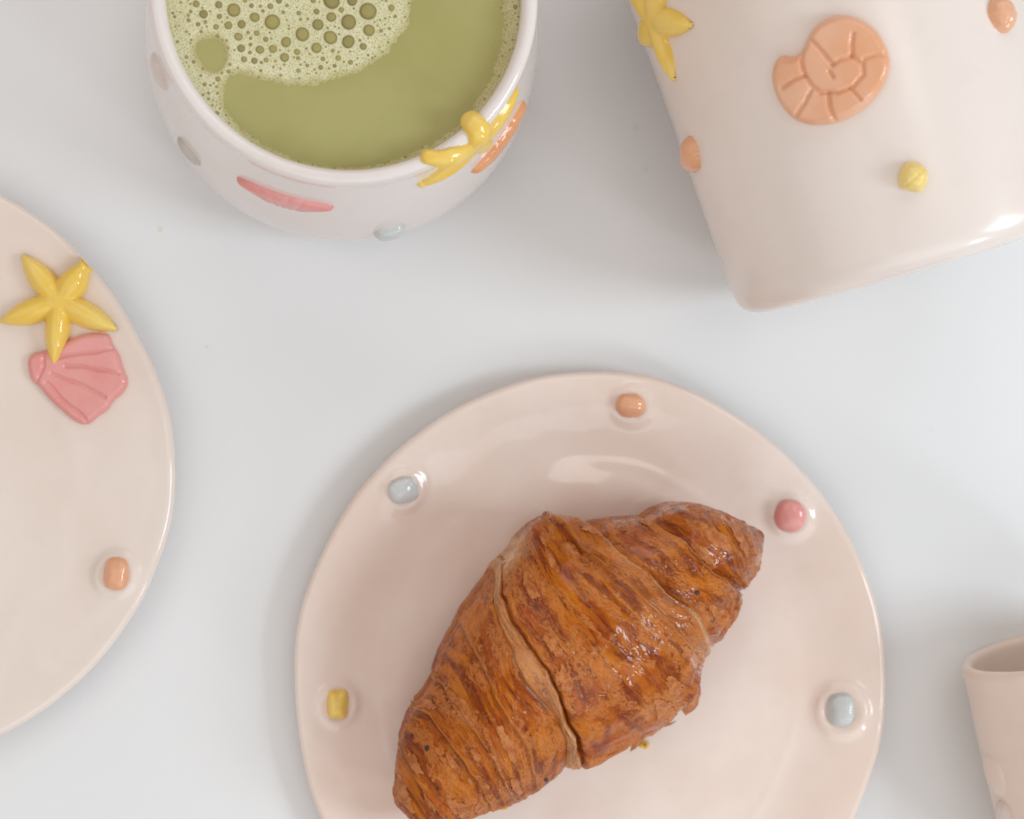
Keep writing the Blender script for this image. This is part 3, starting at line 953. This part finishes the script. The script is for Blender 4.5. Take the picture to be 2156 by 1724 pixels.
def pchip(x, y, xi):
    x, y = np.asarray(x, float), np.asarray(y, float)
    h = np.diff(x); dl = np.diff(y, axis=0) / (h if y.ndim == 1 else h.reshape(-1, *([1] * (y.ndim - 1))))
    m_ = np.zeros_like(y)
    a, b_ = dl[:-1], dl[1:]
    with np.errstate(divide='ignore', invalid='ignore'):
        hm = np.where(a * b_ > 0, 2 * a * b_ / (a + b_), 0)
    m_[1:-1] = hm
    m_[0], m_[-1] = dl[0], dl[-1]
    k = np.clip(np.searchsorted(x, xi) - 1, 0, len(x) - 2)
    t = ((xi - x[k]) / h[k])
    sh = (-1,) + (1,) * (y.ndim - 1)
    t_, hk = t.reshape(sh), h[k].reshape(sh)
    return (2 * t_**3 - 3 * t_**2 + 1) * y[k] + (t_**3 - 2 * t_**2 + t_) * hk * m_[k] + (-2 * t_**3 + 3 * t_**2) * y[k + 1] + (t_**3 - t_**2) * hk * m_[k + 1]
iL = pchip(kv, KL, vv)
iR = pchip(kv, KR, vv)
ar = np.arange(400)
PL = np.stack([np.interp(iL, ar, OL[:, k]) for k in (0, 1)], -1)
PR = np.stack([np.interp(iR, ar, OR[:, k]) for k in (0, 1)], -1)
DV_ = pchip(kv, np.array(KD), vv)                      # NV,KT,2
hv = pchip(kv, KH, vv)
ang = np.linspace(0, 2 * np.pi, NT, endpoint=False)
# more samples on the top half
ang = np.where(ang < np.pi, ang, ang)
NTOP = 240
ang = np.concatenate([np.linspace(0, np.pi, NTOP), np.linspace(np.pi, 2 * np.pi, NT - NTOP + 2)[1:-1]])
tpar = 0.5 - 0.5 * np.cos(ang)
sn = np.sin(ang)
inset = np.where(sn < 0, 0.16 * (-sn) ** 1.5, 0)       # underside tucks in
tx = tpar + (0.5 - tpar) * inset * 2 * 0.6
dev = np.empty((NV, NT, 2))
for k in range(2):
    j = np.clip(tx * (KT - 1), 0, KT - 1.0001)
    j0 = j.astype(int); fj = j - j0
    dev[:, :, k] = DV_[:, j0, k] * (1 - fj) + DV_[:, j0 + 1, k] * fj
XY = PL[:, None, :] * (1 - tx)[None, :, None] + PR[:, None, :] * tx[None, :, None] + dev
wid = np.hypot(*(PR - PL).T)
hl = np.minimum(0.017 - 0.0002, 0.6 * wid)             # underside depth
endf = np.clip(np.minimum(vv, kv[-1] - vv) / 16.0, 0, 1) ** 0.55
hl = hl * endf
Zt = np.where(sn[None, :] >= 0, hv[:, None] * np.abs(sn)[None, :] ** 0.88, -hl[:, None] * np.abs(sn)[None, :] ** 0.42) + ZC
tipdrop = (0.006 * np.exp(-vv / 12) + 0.004 * np.exp(-(kv[-1] - vv) / 12))
P = np.concatenate([XY, Zt[:, :, None]], -1)
# normals by finite differences
def normals(P):
    dv = np.gradient(P, axis=0)
    dt = (np.roll(P, -1, 1) - np.roll(P, 1, 1))
    n_ = np.cross(dt, dv)
    n_ /= np.maximum(np.linalg.norm(n_, axis=-1, keepdims=True), 1e-12)
    return n_
N0 = normals(P)
cen = P.mean(1, keepdims=True)
if ((N0 * (P - cen)).sum(-1)).mean() < 0:
    N0 = -N0
A = np.broadcast_to(vv[:, None], (NV, NT))                                  # mm along
arc = np.cumsum(np.linalg.norm(np.diff(P, axis=1, append=P[:, :1]), axis=-1), 1)
B = (arc - arc[:, :1]) * 1000                                               # mm across
Bc = B - B[:, NTOP // 2:NTOP // 2 + 1]
topw = sstep(-0.35, 0.15, sn)[None, :]                                      # 1 on the top and sides
Bs = np.broadcast_to(Bc, (NV, NT))
# wavy version of the axial coordinate so that layer edges are irregular
Aw = A + 1.1 * fbm(A * 0.05, Bs * 0.07, 0, 31, 3) + 0.35 * fbm(A * 0.25, Bs * 0.3, 0, 37, 2)
disp = np.zeros((NV, NT))
pale = np.zeros((NV, NT))
edge = np.zeros((NV, NT))
groove = np.zeros((NV, NT))
# (key index, step mm, sign: +1 = higher on the larger-v side, width mm of the raised lip, pale)
steps = [(3, 4.6, 1, 8.0, 0.35), (4, 4.6, 1, 6.0, 1.3), (5, 2.2, 1, 9.0, 0.05), (7, -1.5, 1, 4.0, 0.5), (8, 0.7, -1, 4.0, 0.2),
         (9, 0.7, -1, 6.0, 0.0), (10, 1.6, -1, 6.0, 0.1), (11, 1.4, -1, 6.0, 0.1), (12, 1.6, -1, 5.0, 0.1)]
for (k, st, sg, w, pl) in steps:
    d = (Aw - kv[k]) * sg
    mod = (0.75 + 0.45 * fbm(Bs * 0.06, k * 3.1, 0, 50 + k, 2)) * np.interp(tpar, [0, 0.12, 0.82, 1], [0.45, 1, 1, 0.25])[None, :]
    if st > 0:
        up_ = np.where(d > 0, np.exp(-d / w), 0) * sstep(0.0, 0.45, d)
        dn_ = np.where(d <= 0, np.exp(d / (w * 0.55)), 0) * sstep(0.0, 0.12, -d)
        disp += mod * st * (0.55 * up_ - 0.6 * dn_)
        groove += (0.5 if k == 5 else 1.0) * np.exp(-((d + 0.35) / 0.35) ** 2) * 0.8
        edge += np.exp(-((d - 0.35) / 0.4) ** 2)
        pale += pl * np.exp(-((d + 0.3) / 0.8) ** 2) * sstep(-0.3, 0.4, fbm(Bs * 0.09, k * 2.0, 0, 70 + k, 2))
edge += 0.45 * sstep(0.0, 0.8, Aw - kv[4]) * (1 - sstep(-0.8, 0.0, Aw - kv[5]))      # golden strip C
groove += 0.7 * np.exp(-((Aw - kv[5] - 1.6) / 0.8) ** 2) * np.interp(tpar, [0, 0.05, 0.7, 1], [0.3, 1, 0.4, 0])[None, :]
# the open crack: exposed crumb between key rows 7 and 8
t_ = tpar[None, :]
crk = np.exp(-((Aw - kv[7] + 0.25) / 0.50) ** 2)
depth = np.interp(tpar, [0, 0.15, 0.3, 0.5, 0.62, 0.8, 0.97, 1], [0.8, 1.4, 0.8, 1.3, 2.0, 2.6, 2.6, 2.0])[None, :]
disp -= crk * depth
u = (Aw - kv[7] + 0.9 * fbm(A * 0.3, Bs * 0.22, 0, 96, 3)) / (kv[8] - kv[7])
strip = sstep(0.0, 0.12, u) * (1 - sstep(0.8, 1.05, u))
stripw = np.interp(tpar, [0, 0.05, 0.2, 0.33, 0.5, 0.68, 0.80, 1.0], [0.7, 0.8, 0.26, 0.28, 0.34, 0.28, 0.48, 0.65])[None, :]
pale = np.maximum(pale, strip * stripw * (0.80 + 0.75 * fbm(A * 0.45, Bs * 0.16, 0, 91, 4, 0.65)))
disp += strip * np.sin(np.clip(u, 0, 1) * np.pi) * 0.25
# pale side crumb near the upper-left shoulder of the big centre segment
sh = np.exp(-((A - (kv[6] * 0.40 + kv[7] * 0.60)) / 6.5) ** 2) * np.exp(-((np.where(ang < np.pi, ang, 0) - 0.20) / 0.34) ** 2)[None, :] * (0.8 + 0.8 * fbm(A * 0.3, Bs * 0.3, 0, 97, 3))
pale = np.maximum(pale, np.clip(sh * 1.4, 0, 1))
# broad lumps and streaky flaking that runs round the roll
disp += 1.0 * fbm(A * 0.055, Bs * 0.05, 0, 3, 3) * topw
st1 = fbm(Aw * 0.40, Bs * 0.05, 0, 13, 4, 0.5)
st2 = fbm(Aw * 1.5, Bs * 0.16, 0, 23, 3, 0.6)
wr = fbm(A * 0.40 + 1.2 * vnoise(A * 0.2, Bs * 0.2, 0, 8), Bs * 0.26, 0, 43, 4, 0.6)
disp += (0.42 * st1 + 0.05 * st2 + 0.26 * wr) * topw
flk = fbm(Aw * 0.27 + 0.9 * wr, Bs * 0.085 + 0.6 * st1, 0, 63, 5, 0.62)
flake = sstep(0.07, 0.17, flk) * topw
disp += flake * 0.16
ridge = 1 - np.abs(fbm(A * 0.9 + wr, Bs * 0.35, 0, 83, 3))
disp += 0.06 * (ridge ** 6) * topw
# a crisp ridge crease along CD
cd = Aw - kv[5]
disp -= 0.9 * np.exp(-((cd - 2.0) / 1.0) ** 2) * np.interp(tpar, [0, 0.05, 0.7, 1], [0.3, 1, 0.5, 0])[None, :]
disp += 1.0 * np.exp(-(cd / 0.6) ** 2) * np.interp(tpar, [0, 0.05, 0.75, 1], [0.3, 1, 0.6, 0])[None, :]
fade = np.clip(np.minimum(vv, kv[-1] - vv) / 5.0, 0, 1)[:, None]
Pd = P + N0 * (disp * fade * 0.001)[:, :, None]
Pd[:, :, 2] = np.maximum(Pd[:, :, 2], PLZ - 0.0002)
Nn = normals(Pd)
Nn_out = Nn if (Nn * N0).sum(-1).mean() > 0 else -Nn
cpos = at(1230, 1400, PLZ)
cro = thing('croissant', (cpos.x, cpos.y, PLZ), 'golden brown flaky croissant lying on the blush plate', 'croissant')
V = Pd.reshape(-1, 3)
F = grid_faces(NV, NT)
e0, e1 = Pd[0].mean(0), Pd[-1].mean(0)
V = np.vstack([V, e0, e1])
F = F.tolist()
for j in range(NT):
    F.append((NV * NT, (j + 1) % NT, j))
    F.append((NV * NT + 1, (NV - 1) * NT + j, (NV - 1) * NT + (j + 1) % NT))
# orientation
tri = V[np.array(F[NT * (NV // 2) + NTOP // 2])]
if np.cross(tri[1] - tri[0], tri[2] - tri[0])[2] < 0:
    F = [tuple(q[::-1]) for q in F]
m, nt, b = mat('croissant_crust')
def A_(nm):
    n = node(nt, 'ShaderNodeAttribute')
    n.attribute_name = nm
    return n.outputs['Fac']
uvn = node(nt, 'ShaderNodeAttribute')
uvn.attribute_name = 'roll'
def aniso(sx, sy, detail=5.0, rough=0.6, dist=0.0):
    mp = node(nt, 'ShaderNodeMapping')
    mp.inputs['Scale'].default_value = (sx, sy, 1)
    nt.links.new(uvn.outputs['Vector'], mp.inputs['Vector'])
    n = node(nt, 'ShaderNodeTexNoise', Scale=1.0, Detail=detail, Roughness=rough, Distortion=dist)
    nt.links.new(mp.outputs[0], n.inputs['Vector'])
    return n.outputs[0]
nA = aniso(0.10, 0.07, 3)
nB = aniso(0.42, 0.055, 6, 0.62, 0.6)
nC = aniso(0.80, 0.17, 6, 0.68, 1.0)
nD = aniso(2.6, 0.8, 4, 0.7, 0.6)
c = mixc(nt, maprange(nt, nA, 0.34, 0.64), (0.40, 0.074, 0.004), (0.57, 0.160, 0.007))
c = mixc(nt, maprange(nt, nB, 0.42, 0.62, 0.0, 0.95), c, (0.20, 0.028, 0.004))
c = mixc(nt, mathn(nt, 'MULTIPLY', maprange(nt, nC, 0.54, 0.70), 0.6), c, (0.16, 0.021, 0.004))
fl = mathn(nt, 'MULTIPLY', A_('flake'), maprange(nt, nD, 0.34, 0.56, 0.05, 0.78))
c = mixc(nt, fl, c, (0.58, 0.200, 0.052))
fl2 = maprange(nt, aniso(0.8, 0.30, 6, 0.72, 1.4), 0.57, 0.68, 0.0, 0.5)
c = mixc(nt, fl2, c, (0.58, 0.205, 0.055))
c = mixc(nt, mathn(nt, 'MULTIPLY', A_('ridge'), 0.40), c, (0.62, 0.25, 0.08))
nE = aniso(1.1, 0.42, 5, 0.72, 1.8)
c = mixc(nt, maprange(nt, nE, 0.58, 0.70, 0.0, 0.75), c, (0.14, 0.020, 0.004))
c = mixc(nt, mathn(nt, 'MULTIPLY', A_('edge'), 0.55), c, (0.60, 0.215, 0.035))
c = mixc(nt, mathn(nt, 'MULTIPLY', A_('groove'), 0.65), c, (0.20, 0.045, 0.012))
pl2 = mathn(nt, 'MULTIPLY', A_('pale'), maprange(nt, aniso(1.6, 0.6, 4, 0.7), 0.25, 0.6, 0.55, 1.0))
c = mixc(nt, pl2, c, (0.74, 0.47, 0.26))
c = mixc(nt, A_('char'), c, (0.07, 0.018, 0.010))
nt.links.new(c, b.inputs['Base Color'])
rg = node(nt, 'ShaderNodeMath', operation='MULTIPLY_ADD')
nt.links.new(maprange(nt, nC, 0.35, 0.65, 0.0, 1.0), rg.inputs[0])
rg.inputs[1].default_value = 0.24
rg.inputs[2].default_value = 0.12
rmix = mathn(nt, 'ADD', rg.outputs[0], mathn(nt, 'ADD', mathn(nt, 'MULTIPLY', A_('pale'), 0.3), mathn(nt, 'MULTIPLY', A_('flake'), 0.12)))
nt.links.new(rmix, b.inputs['Roughness'])
b.inputs['IOR'].default_value = 1.45
b.inputs['Specular IOR Level'].default_value = 0.16
b.inputs['Specular Tint'].default_value = (1.0, 0.80, 0.62, 1)
nt.links.new(A_('gloss'), b.inputs['Coat Weight'])
b.inputs['Coat Roughness'].default_value = 0.05
b.inputs['Subsurface Weight'].default_value = 0.0
b.inputs['Subsurface Radius'].default_value = (0.003, 0.0012, 0.0005)
b.inputs['Subsurface Scale'].default_value = 1.0
hsum = mathn(nt, 'ADD', mathn(nt, 'MULTIPLY', nC, 0.8), mathn(nt, 'ADD', nD, mathn(nt, 'MULTIPLY', aniso(5.0, 1.6, 3, 0.7, 0.8), 0.6)))
bp = node(nt, 'ShaderNodeBump', Strength=0.55, Distance=0.0006)
nt.links.new(hsum, bp.inputs['Height'])
nt.links.new(bp.outputs[0], b.inputs['Normal'])
M_crust = m
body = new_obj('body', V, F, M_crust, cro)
def full(a):
    return np.concatenate([np.broadcast_to(a, (NV, NT)).ravel(), [0, 0]])
attr(body, 'flake', full(flake))
attr(body, 'edge', full(np.clip(edge, 0, 1) * topw))
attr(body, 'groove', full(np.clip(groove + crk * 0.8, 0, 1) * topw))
attr(body, 'ridge', full(np.clip(ridge, 0, 1) ** 10 * topw * (0.3 + 0.7 * sstep(-0.2, 0.2, fbm(A * 0.08, Bs * 0.06, 0, 101, 2)))))
gl = sstep(-0.20, 0.12, fbm(A * 0.12, Bs * 0.08, 0, 111, 4, 0.6)) * (1 - 0.6 * flake) * (0.12 + 0.88 * np.exp(-(A / 80.0) ** 4))
attr(body, 'gloss', full(np.clip(gl, 0, 1) * topw))
attr(body, 'pale', full(np.clip(pale, 0, 1)))
# darker baked tip and scattered burnt pits
tipc = np.exp(-(A / 2.2) ** 2) * 0.7
attr(body, 'char', full(np.clip(tipc, 0, 1)))
rv = body.data.attributes.new('roll', 'FLOAT_VECTOR', 'POINT')
rvv = np.stack([full(Aw), full(Bs), np.zeros(NV * NT + 2)], -1)
rv.data.foreach_set('vector', rvv.astype(np.float32).ravel())
bvcr = bvh_of(body)

# burnt specks baked into the crust
m, nt, b = mat('burnt_speck')
b.inputs['Base Color'].default_value = (0.040, 0.018, 0.010, 1)
b.inputs['Roughness'].default_value = 0.5
M_burnt = m
for k, (px, py, r) in enumerate(((1468, 1247, 5.5), (1150, 1642, 5.0), (899, 1575, 6), (867, 1548, 4), (922, 1660, 3))):
    px_ornament('burnt_speck', bvcr, bead_h(px, py, r, r * 0.85, 0.0004, k, 2.0, k + 40), (px - r * 1.6, py - r * 1.6, px + r * 1.6, py + r * 1.6), 14, M_burnt, cro)

# loose flakes of crust
def flake_sheet(name, pts, zs, seed, mat_, parent, curl=0.002, n=26):
    """thin torn sheet of pastry: pixel outline, heights at the outline, jagged edge, real thickness"""
    P = np.array(pts, float)
    Q = []
    for i in range(len(P)):
        a, c_ = P[i], P[(i + 1) % len(P)]
        za, zc_ = zs[i], zs[(i + 1) % len(P)]
        L = np.hypot(*(c_ - a))
        k = max(1, int(L / 9))
        for s in range(k):
            t = s / k
            j = RNG.normal(0, 2.0, 2) if s else np.zeros(2)
            p = a + (c_ - a) * t + j
            Q.append(tuple(at(p[0], p[1], za + (zc_ - za) * t)))
    Q = np.array(Q)
    cen = Q.mean(0)
    cen[2] += curl
    rings = [cen + (Q - cen) * f + np.array([0, 0, 1]) * (curl * 0.3 * math.sin(f * 5) + 0) + np.stack([0 * Q[:, 0], 0 * Q[:, 0], 0.0006 * fbm(Q[:, 0] * 400 * f, Q[:, 1] * 400 * f, 0, seed, 2)], -1)
             for f in (0.25, 0.5, 0.75, 1.0)]
    M = len(Q)
    top = np.vstack([cen[None]] + rings)
    bot = top - np.array([0, 0, 0.0004])
    V = np.vstack([top, bot])
    nb = len(top)
    F = []
    for j in range(M):
        j2 = (j + 1) % M
        F.append((0, 1 + j, 1 + j2))
        F.append((nb, nb + 1 + j2, nb + 1 + j))
        for r in range(3):
            a0, a1 = 1 + r * M, 1 + (r + 1) * M
            F.append((a0 + j, a1 + j, a1 + j2, a0 + j2))
            F.append((nb + a0 + j, nb + a0 + j2, nb + a1 + j2, nb + a1 + j))
        a = 1 + 3 * M
        F.append((a + j, nb + a + j, nb + a + j2, a + j2))
    return new_obj(name, V, F, mat_, parent)
m, nt, b = mat('loose_flake')
tc = node(nt, 'ShaderNodeTexCoord')
n1 = node(nt, 'ShaderNodeTexNoise', Scale=420.0, Detail=5.0, Roughness=0.7)
nt.links.new(tc.outputs['Object'], n1.inputs['Vector'])
c = mixc(nt, maprange(nt, n1.outputs[0], 0.35, 0.65), (0.38, 0.095, 0.016), (0.55, 0.205, 0.062))
nt.links.new(c, b.inputs['Base Color'])
b.inputs['Roughness'].default_value = 0.4
b.inputs['Specular IOR Level'].default_value = 0.24
bp = node(nt, 'ShaderNodeBump', Strength=0.5, Distance=0.0006)
nt.links.new(n1.outputs[0], bp.inputs['Height'])
nt.links.new(bp.outputs[0], b.inputs['Normal'])
M_flake = m
mmz = lambda *a: [PLZ + x * 0.001 for x in a]
flake_sheet('crust_flake', Zc([(1560, 1000), (1624, 1020), (1630, 1095), (1596, 1172), (1552, 1202), (1530, 1172), (1500, 1198), (1470, 1110)]), mmz(29, 22, 19, 17, 16, 18, 19, 28), 1, M_flake, cro)
flake_sheet('crust_flake', Zc([(1440, 1150), (1512, 1192), (1440, 1260), (1384, 1304), (1326, 1334), (1270, 1384), (1290, 1290), (1350, 1210)]), mmz(29, 20, 18, 17, 16, 13, 24, 30), 2, M_flake, cro)
flake_sheet('crust_flake', Zc([(1420, 1232), (1505, 1228), (1476, 1250), (1430, 1258)]), mmz(18, 14, 13, 15), 3, M_flake, cro, 0.0005)
flake_sheet('crust_flake', Zc([(1740, 745), (1768, 720), (1745, 790), (1690, 850), (1640, 885), (1660, 820)]), mmz(22, 17, 16, 15, 16, 22), 4, M_flake, cro, 0.001)
flake_sheet('crust_flake', Zc([(158, 1122), (172, 1140), (205, 1120), (215, 1145), (188, 1160), (165, 1150)]), mmz(20, 19, 20, 21, 22, 19), 5, M_flake, cro, 0.0003)
# thin lifted flakes that follow the crust
rf = np.random.default_rng(77)
arcs = np.linalg.norm(np.diff(Pd[:, :NTOP], axis=1), axis=-1).mean(1) * 1000
row_mm = kv[-1] / NV
made = 0
while made < 48:
    i0 = int(rf.uniform(0.07, 0.94) * NV)
    j0 = int(rf.uniform(0.10, 0.92) * NTOP)
    ha = rf.uniform(0.7, 2.2)                     # half size along the axis, mm
    hb = ha * rf.uniform(2.2, 4.6)                # half size round the roll, mm
    di, dj = int(ha * 1.5 / row_mm), int(hb * 1.4 / max(arcs[i0], 0.05))
    if i0 - di < 2 or i0 + di > NV - 3 or j0 - dj < 3 or j0 + dj > NTOP - 4:
        continue
    I, J = np.meshgrid(np.arange(i0 - di, i0 + di + 1), np.arange(j0 - dj, j0 + dj + 1), indexing='ij')
    a_ = (I - i0) * row_mm / ha
    b_ = (J - j0) * arcs[i0] / hb
    r_ = np.hypot(a_, b_) + 0.55 * fbm(I * row_mm * 0.8, J * arcs[i0] * 0.5, made, 140 + made, 3, 0.6)
    lift = rf.uniform(0.0, 0.40) * np.clip(0.5 + 0.6 * a_ * rf.choice([-1, 1]), 0, 1.2)
    h_ = 0.10 + lift
    keep_ = r_ < 1.0
    h_ = np.where(r_ > 0.88, h_ * 0.55, h_)
    idx_ = -np.ones(I.shape, int)
    idx_[keep_] = np.arange(keep_.sum())
    Vf = (Pd[I, J] + Nn_out[I, J] * (h_ * 0.001)[:, :, None])[keep_]
    Vb = (Pd[I, J] + Nn_out[I, J] * ((h_ - 0.18) * 0.001)[:, :, None])[keep_]
    qf = np.stack([idx_[:-1, :-1], idx_[1:, :-1], idx_[1:, 1:], idx_[:-1, 1:]], -1).reshape(-1, 4)
    qf = qf[qf.min(1) >= 0]
    if len(qf) < 30:
        continue
    nk = len(Vf)
    ed = {}
    for q4 in qf.tolist():
        for a0, a1 in zip(q4, q4[1:] + q4[:1]):
            ed[(a0, a1)] = 1
    rimq = [(a1, a0, a0 + nk, a1 + nk) for (a0, a1) in ed if (a1, a0) not in ed]
    new_obj('crust_flake', np.vstack([Vf, Vb]), [tuple(q4) for q4 in qf.tolist()] + [tuple(x + nk for x in q4[::-1]) for q4 in qf.tolist()] + rimq, M_flake, cro)
    made += 1
# yellow crumbs on the plate
m, nt, b = mat('buttery_crumb')
b.inputs['Base Color'].default_value = (0.80, 0.48, 0.07, 1)
b.inputs['Roughness'].default_value = 0.5
M_crumb = m
def crumb(px, py, r, label):
    p = bv1.ray_cast(CAMV, ray(px, py).normalized())[0]
    n_, mm_ = 7, 12
    V, F = [], []
    for i in range(n_):
        a = math.pi * (i + 0.5) / n_
        for j in range(mm_):
            t = 2 * math.pi * j / mm_
            rr = r * (1 + 0.35 * float(vnoise(math.cos(t) * 2 + px, math.sin(t) * 2 + math.cos(a) * 2, i * 0.5, 3)))
            V.append((rr * math.sin(a) * math.cos(t), 0.7 * rr * math.sin(a) * math.sin(t), 0.5 * r * (1 + math.cos(a)) * 0.9))
    F = [tuple(q) for q in grid_faces(n_, mm_).tolist()]
    F.append(tuple(range(mm_)))
    F.append(tuple(range((n_ - 1) * mm_, n_ * mm_))[::-1])
    o = new_obj('crumb', V, F, M_crumb, None)
    o.location = p - Vector((0, 0, 0.0001))
    o['label'] = label
    o['category'] = 'crumb'
    return o
crumb(1357, 1567, 0.0016, 'tiny yellow crumb under the torn crust flakes of the croissant')
crumb(1063, 1699, 0.0011, 'tiny yellow crumb by the underside of the croissant, near its blunt end')
